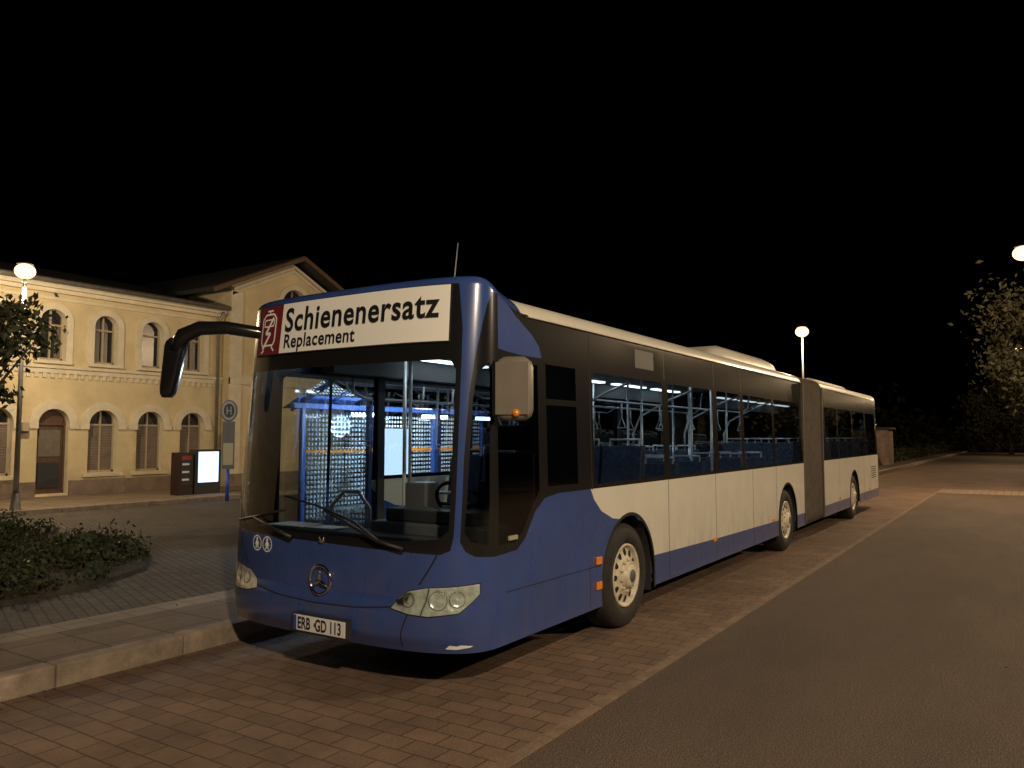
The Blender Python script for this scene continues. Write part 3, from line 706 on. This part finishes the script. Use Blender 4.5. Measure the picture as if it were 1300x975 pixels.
for (ya,za,yb,zb) in ((GC-3.5,ez,GC,pk),(GC+3.5,ez,GC,pk)):
    x0,x1=XR+.55,-31
    v=[(x0,ya,za),(x0,yb,zb),(x1,yb,zb),(x1,ya,za),(x0,ya,za+th),(x0,yb,zb+th),(x1,yb,zb+th),(x1,ya,za+th)]
    mb.add(v,[(0,1,2,3),(7,6,5,4),(0,4,5,1),(3,2,6,7),(0,3,7,4)],'roof')
    v=[(XR+.552,ya,za-.04),(XR+.552,yb,zb-.04),(XR+.552,yb,zb+.10),(XR+.552,ya,za+.10)]
    v2=[(x+.04,y,z) for x,y,z in v]; mb.add(v+v2,[(4,5,6,7),(0,1,5,4),(3,7,6,2),(0,4,7,3)],'wood')
mb.build('roofs',st)
mb=MB()
for s in (1,-1):
    for k,(o,d) in enumerate(((.06,.10),(.20,.05))):
        ya,yb=GC-s*2.44,GC; za,zb=GE-o,GZ-o
        v=[(XR,ya,za-.1),(XR,yb,zb-.1),(XR,yb,zb),(XR,ya,za)]; v2=[(x+d,y,z) for x,y,z in v]
        mb.add(v+v2,[(4,5,6,7),(0,1,5,4),(3,7,6,2)],'trim')
mb.build('gable_cornice',st)
mb=MB(); mb.box(XW+.0,XW+.16,9.78,9.94,1.85,1.9,'dark'); mb.box(XW+.06,XW+.2,9.78,9.94,1.9,2.12,'frame'); mb.build('wall_lantern',st)

# ------------------------------------------------------------------ lamps
def street_lamp(x,y,h,arm,power,bulb=.2,colr=(1,.70,.38),m='lamp',light=True):
    e=empty('street_lamp')
    mb=MB(); px=x-arm[0]; py=y-arm[1]
    pts=[(px,py,0),(px,py,h-.5),(px+arm[0]*.15,py+arm[1]*.15,h-.1),(px+arm[0]*.5,py+arm[1]*.5,h+.08),(x,y,h+.1)] if (arm[0] or arm[1]) else [(px,py,0),(px,py,h-.1)]
    r=[.08,.055,.045,.04,.035] if len(pts)==5 else [.06,.035]
    mb.tube(pts,r,'steel',10); mb.rev([(.12,0),(.10,.3),(.075,.6)],(px,py,0),(0,0,1),'steel',12)
    mb.build('pole',e)
    mb=MB(); mb.sphere((x,y,h-.02),bulb,m,10,(1,1,.8)); mb.build('bulb',e)
    mb=MB(); mb.rev([(bulb*.8,h+bulb*.62),(bulb*.5,h+bulb*.8),(0,h+bulb*.85)],(x,y,0),(0,0,1),'steel',20); mb.build('hood',e)
    if light:
        l=bpy.data.lights.new('lamp_light','POINT'); l.energy=power; l.color=colr; l.shadow_soft_size=.12
        lo=bpy.data.objects.new('lamp_light',l); lo.location=(x,y,h-.36); link(lo,e)
    return e
WARM=(1,.70,.40)
street_lamp(-17.5,8.15,5.25,(0,0),850,.20,(1,.78,.50))
street_lamp(.15,26.5,7.0,(-1.6,0),2200,.26,WARM)
street_lamp(-9.1,40.5,7.0,(0,0),1500,.32,WARM)
street_lamp(-.3,56,7.0,(-1.2,0),1200,.2,WARM)
street_lamp(-.2,82,6.6,(-1.2,0),700,.2,WARM,'lampw')
street_lamp(1.5,100,4.0,(-1,0),300,.2,WARM,'lampw')
street_lamp(4.5,-2.5,7.5,(-1.5,0),3700,.22,(1,.79,.54))
street_lamp(9.0,12,7.5,(-1.5,0),2700,.22,(1,.77,.50))
# ------------------------------------------------------------------ bus shelter
sh=empty('bus_shelter')
x0,x1,y0,y1=-9.4,-8.0,8.5,13.3
xm=(x0+x1)/2
mb=MB()
for y in (y0,y0+1.6,y0+3.2,y1):
    for x in (x0,x1): mb.box(x-.035,x+.035,y-.035,y+.035,.146,2.25,'shframe')
    mb.tube([(x0-.25,y,2.18),(xm,y,2.60),(x1+.25,y,2.18)],.03,'shframe',6)
for x in (x0,x1): mb.box(x-.04,x+.04,y0-.2,y1+.2,2.20,2.28,'shframe')
mb.tube([(xm,y0-.2,2.60),(xm,y1+.2,2.60)],.035,'shframe',6)
for k in range(9):
    y=y0+k*.6
    for s in (1,-1): mb.tube([(xm,y,2.60),(xm+s*.95,y,2.18)],.014,'shframe',6)
mb.box(x0-.02,x0+.02,y0,y1,.35,.40,'shframe'); mb.box(x0+.08,x0+.5,y0+.4,y1-.4,.58,.63,'steel')
mb.build('frame',sh)
mb=MB()
mb.add([(x0,y0+.05,.42),(x0,y1-.05,.42),(x0,y1-.05,2.18),(x0,y0+.05,2.18)],[(0,1,2,3)],'shglass')
for y in (y0,y1): mb.add([(x0+.05,y,.42),(x1-.05,y,.42),(x1-.05,y,2.18),(x0+.05,y,2.18)],[(0,1,2,3)],'shglass')
for s in (1,-1): mb.add([(xm,y0-.2,2.62),(xm,y1+.2,2.62),(xm+s*.95,y1+.2,2.20),(xm+s*.95,y0-.2,2.20)],[(0,1,2,3)],'shglass')
mb.build('panes',sh)
mb=MB()
yy=y0+.1
while yy<y1-.1:
    z=.5
    while z<2.12:
        mb.box(x0+.006,x0+.010,yy,yy+.04,z,z+.04,'dots'); z+=.075
    yy+=.075
mb.box(x0+.014,x0+.02,y0+.06,y1-.06,1.50,1.56,'orange')
xx=x0+.1
while xx<x1-.1:
    z=.5
    while z<2.12: mb.box(xx,xx+.04,y0+.006,y0+.010,z,z+.04,'dots'); z+=.075
    xx+=.075
mb.build('frit_pattern',sh)
mb=MB()
for y in (y0+.7,y0+2.4,y0+4.0): mb.box(xm-.05,xm+.05,y-.3,y+.3,2.08,2.13,'tube')
mb.box(x0+.03,x0+.06,y0+1.75,y0+2.5,.9,1.9,'lit_panel')  # luminous panel added on the back glass to strengthen the shelter glow
mb.build('tubes_and_glow_panel',sh)
l=bpy.data.lights.new('shelter_light','POINT'); l.energy=170; l.color=(.66,.83,1); l.shadow_soft_size=.2
lo=bpy.data.objects.new('shelter_light',l); lo.location=(xm+.3,10.3,1.95); link(lo,sh)
bs=empty('bus_stop_sign'); bx,by=-16.9,12.85
mb=MB(); mb.tube([(bx,by,.14),(bx,by,.95)],.045,'bluepost',10); mb.tube([(bx,by,.95),(bx,by,2.4)],.03,'steel',8)
mb.build('post',bs)
mb=MB(); T=Matrix.Translation((bx,by,0))@Matrix.Rotation(math.radians(50),4,'Z')
mb.box(-.15,.15,-.035,.035,.95,2.15,'gray',T); mb.box(-.12,.12,-.040,-.036,1.05,1.6,'signy',T)
n=24
for r,o,m in ((.20,.0,'lgray'),(.15,.004,'dark')):
    mb.add([T@Vector((r*.85*math.cos(2*pi*k/n),-.04-o,2.42+r*1.2*math.sin(2*pi*k/n))) for k in range(n)],[tuple(range(n))],m)
mb.tube([T@Vector((.17*math.cos(2*pi*k/n),0,2.42+.24*math.sin(2*pi*k/n))) for k in range(n+1)],.035,'gray',8)
for x in (-.06,.035): mb.box(x,x+.025,-.05,-.046,2.32,2.52,'lgray',T)
mb.box(-.035,.035,-.05,-.046,2.405,2.43,'lgray',T)
mb.build('sign_head',bs,.006)
vm=empty('vending_machine'); mb=MB(); mb.box(-18.75,-18.38,12.50,12.90,.24,1.35,'red'); mb.box(-18.378,-18.37,12.54,12.86,.5,1.28,'dark')
for k in range(3): mb.box(-18.369,-18.365,12.57,12.78,.62+k*.2,.67+k*.2,'paper')
mb.box(-18.369,-18.365,12.56,12.84,1.16,1.26,'redp')
mb.build('cabinet',vm,.01)
vm=empty('illuminated_display'); mb=MB(); mb.box(-18.7,-18.42,12.98,13.78,.24,1.42,'dark'); mb.box(-18.418,-18.41,13.08,13.70,.55,1.36,'lit_panel'); mb.build('display_case',vm,.006)

# ------------------------------------------------------------------ vegetation
def tree(name,x,y,z0,trunk_h,cz,rx,rz,n,leaf,seed,m='leaf',tr=.09,nc=26):
    rng=random.Random(seed); e=empty(name)
    mb=MB(); mb.tube([(x,y,z0),(x+.03,y,z0+trunk_h*.5),(x,y+.04,z0+trunk_h),(x+.05,y,cz+rz*.5)],[tr*1.3,tr,tr*.85,tr*.25],'bark',8)
    clumps=[]
    for k in range(nc):
        a=rng.uniform(0,2*pi); h=rng.uniform(-.85,.95); r=math.sqrt(max(0,1-h*h))*rng.uniform(.45,1)
        c=Vector((x+rx*r*math.cos(a),y+rx*r*math.sin(a),cz+rz*h)); clumps.append((c,rng.uniform(.18,.40)*rx))
        st_=Vector((x,y,z0+trunk_h*rng.uniform(.75,1.1))); mid=(st_+c)/2+Vector((0,0,.12*rx))
        mb.tube([st_,mid,c],[tr*.4,tr*.22,tr*.06],'bark',5)
    mb.build('trunk_and_limbs',e)
    mb=MB()
    P=[]
    for i in range(n):
        c,r=rng.choice(clumps); P.append(c+Vector((rng.gauss(0,1)*r*.55,rng.gauss(0,1)*r*.55,rng.gauss(0,1)*r*.42)))
    leaves(mb,P,leaf,m,rng); mb.build('crown',e)
tree('small_tree',-12.25,5.0,.146,1.5,2.95,.95,.75,2800,.06,3,nc=22)
tree('roadside_tree',1.3,35.5,0,3.2,5.3,3.1,2.4,9000,.11,5,'leaf3',.18,30)
tree('roadside_tree',3.2,47,0,3.0,5.2,3.4,2.6,6000,.16,6,'leaf3',.18)
tree('roadside_tree',-1.2,96,0,2.0,4.2,4,3,5000,.25,8,'leaf3',.18)
bp_=[(-16.0,-8),(-8.3,-8),(-8.15,3.4),(-8.4,4.7),(-9.0,5.7),(-9.9,6.35),(-10.8,6.65),(-12.5,6.9),(-15.6,6.9),(-16.0,6.5)]
mb=MB(); n=len(bp_); mb.add([(a,b,.14) for a,b in bp_]+[(a,b,.19) for a,b in bp_],[tuple(range(n,2*n))]+[(k,(k+1)%n,n+(k+1)%n,n+k) for k in range(n)],'soil'); mb.build('flower_bed_soil')
def inside(px,py,poly):
    c=False;n=len(poly);j=n-1
    for i in range(n):
        if (poly[i][1]>py)!=(poly[j][1]>py) and px<(poly[j][0]-poly[i][0])*(py-poly[i][1])/(poly[j][1]-poly[i][1])+poly[i][0]: c=not c
        j=i
    return c
rng=random.Random(11); mb=MB(); P=[];P2=[];P3=[]
cl=[]
while len(cl)<330:
    a,b=rng.uniform(-15.9,-8.3),rng.uniform(-1,6.8)
    if inside(a,b,bp_): cl.append((a,b,rng.uniform(.15,.45),rng.uniform(.08,.34)))
for i in range(36000):
    a,b,r,h=rng.choice(cl); q=(a+rng.gauss(0,1)*r*.5,b+rng.gauss(0,1)*r*.5)
    if inside(q[0],q[1],bp_): (P if rng.random()<.6 else P2).append((q[0],q[1],.18+h*abs(rng.gauss(.4,.4))))
leaves(mb,P,.035,'leaf3',rng); leaves(mb,P2,.045,'leaf2',rng)
for i in range(2500):
    a,b,r,h=rng.choice(cl); q=(a+rng.gauss(0,1)*r,b+rng.gauss(0,1)*r)
    if inside(q[0],q[1],bp_):
        t=rng.uniform(.1,.3); dx,dy=rng.gauss(0,.06),rng.gauss(0,.06)
        mb.add([(q[0]-.006,q[1],.18),(q[0]+.006,q[1]+.004,.18),(q[0]+dx*1.1,q[1]+dy,.18+t)],[(0,1,2)],'leaf')
for i in range(50):
    a,b,r,h=rng.choice(cl); P3.append((a,b,.25+h))
leaves(mb,P3,.02,'rim',rng)
mb.build('bedding_shrubs')
rng=random.Random(2); mb=MB(); P=[]
for i in range(14000):
    x=rng.uniform(-60,60); k=math.sin(x*.35)*1.2+math.sin(x*.9+1)*.7
    P.append((x,112+rng.uniform(-3,3),abs(rng.gauss(0,1))*(2.0+k*.6)))
leaves(mb,P,.5,'leaf3',rng); mb.build('distant_trees')
rng=random.Random(4); mb=MB(); P=[]
for i in range(7000):
    y=rng.uniform(28,100); P.append((-7.6+rng.uniform(-.6,.6),y,.15+abs(rng.gauss(0,.35))))
leaves(mb,P,.12,'leaf3',rng); mb.build('hedge')
us=empty('utility_shed'); mb=MB(); mb.box(-8.6,-6.6,50,52,.14,2.2,'plinth'); mb.box(-8.75,-6.45,49.85,52.15,2.2,2.32,'roof'); mb.box(-8.1,-7.4,49.96,49.995,.2,1.9,'gray'); mb.build('shed_body',us,.01)

# ------------------------------------------------------------------ world, camera
w=bpy.data.worlds.new("World"); scene.world=w; w.use_nodes=True; nt=w.node_tree
sky=nt.nodes.new('ShaderNodeTexSky'); sky.sky_type='NISHITA'; sky.sun_disc=False; sky.sun_elevation=math.radians(-6); sky.sun_rotation=math.radians(120)
bg=nt.nodes["Background"]; nt.links.new(sky.outputs[0],bg.inputs[0]); bg.inputs[1].default_value=.004
yaw=math.radians(33); p=math.atan(67.5/1000)
cam=bpy.data.cameras.new('camera'); cam.lens=1000/1300*36; cam.sensor_width=36; cam.clip_end=1500; cam.clip_start=.05
co=bpy.data.objects.new('camera',cam); co.location=(0,0,1.75); co.rotation_euler=(pi/2+p,0,yaw); col.objects.link(co); scene.camera=co
scene.view_settings.view_transform='Standard'; scene.view_settings.look='None'; scene.view_settings.exposure=0
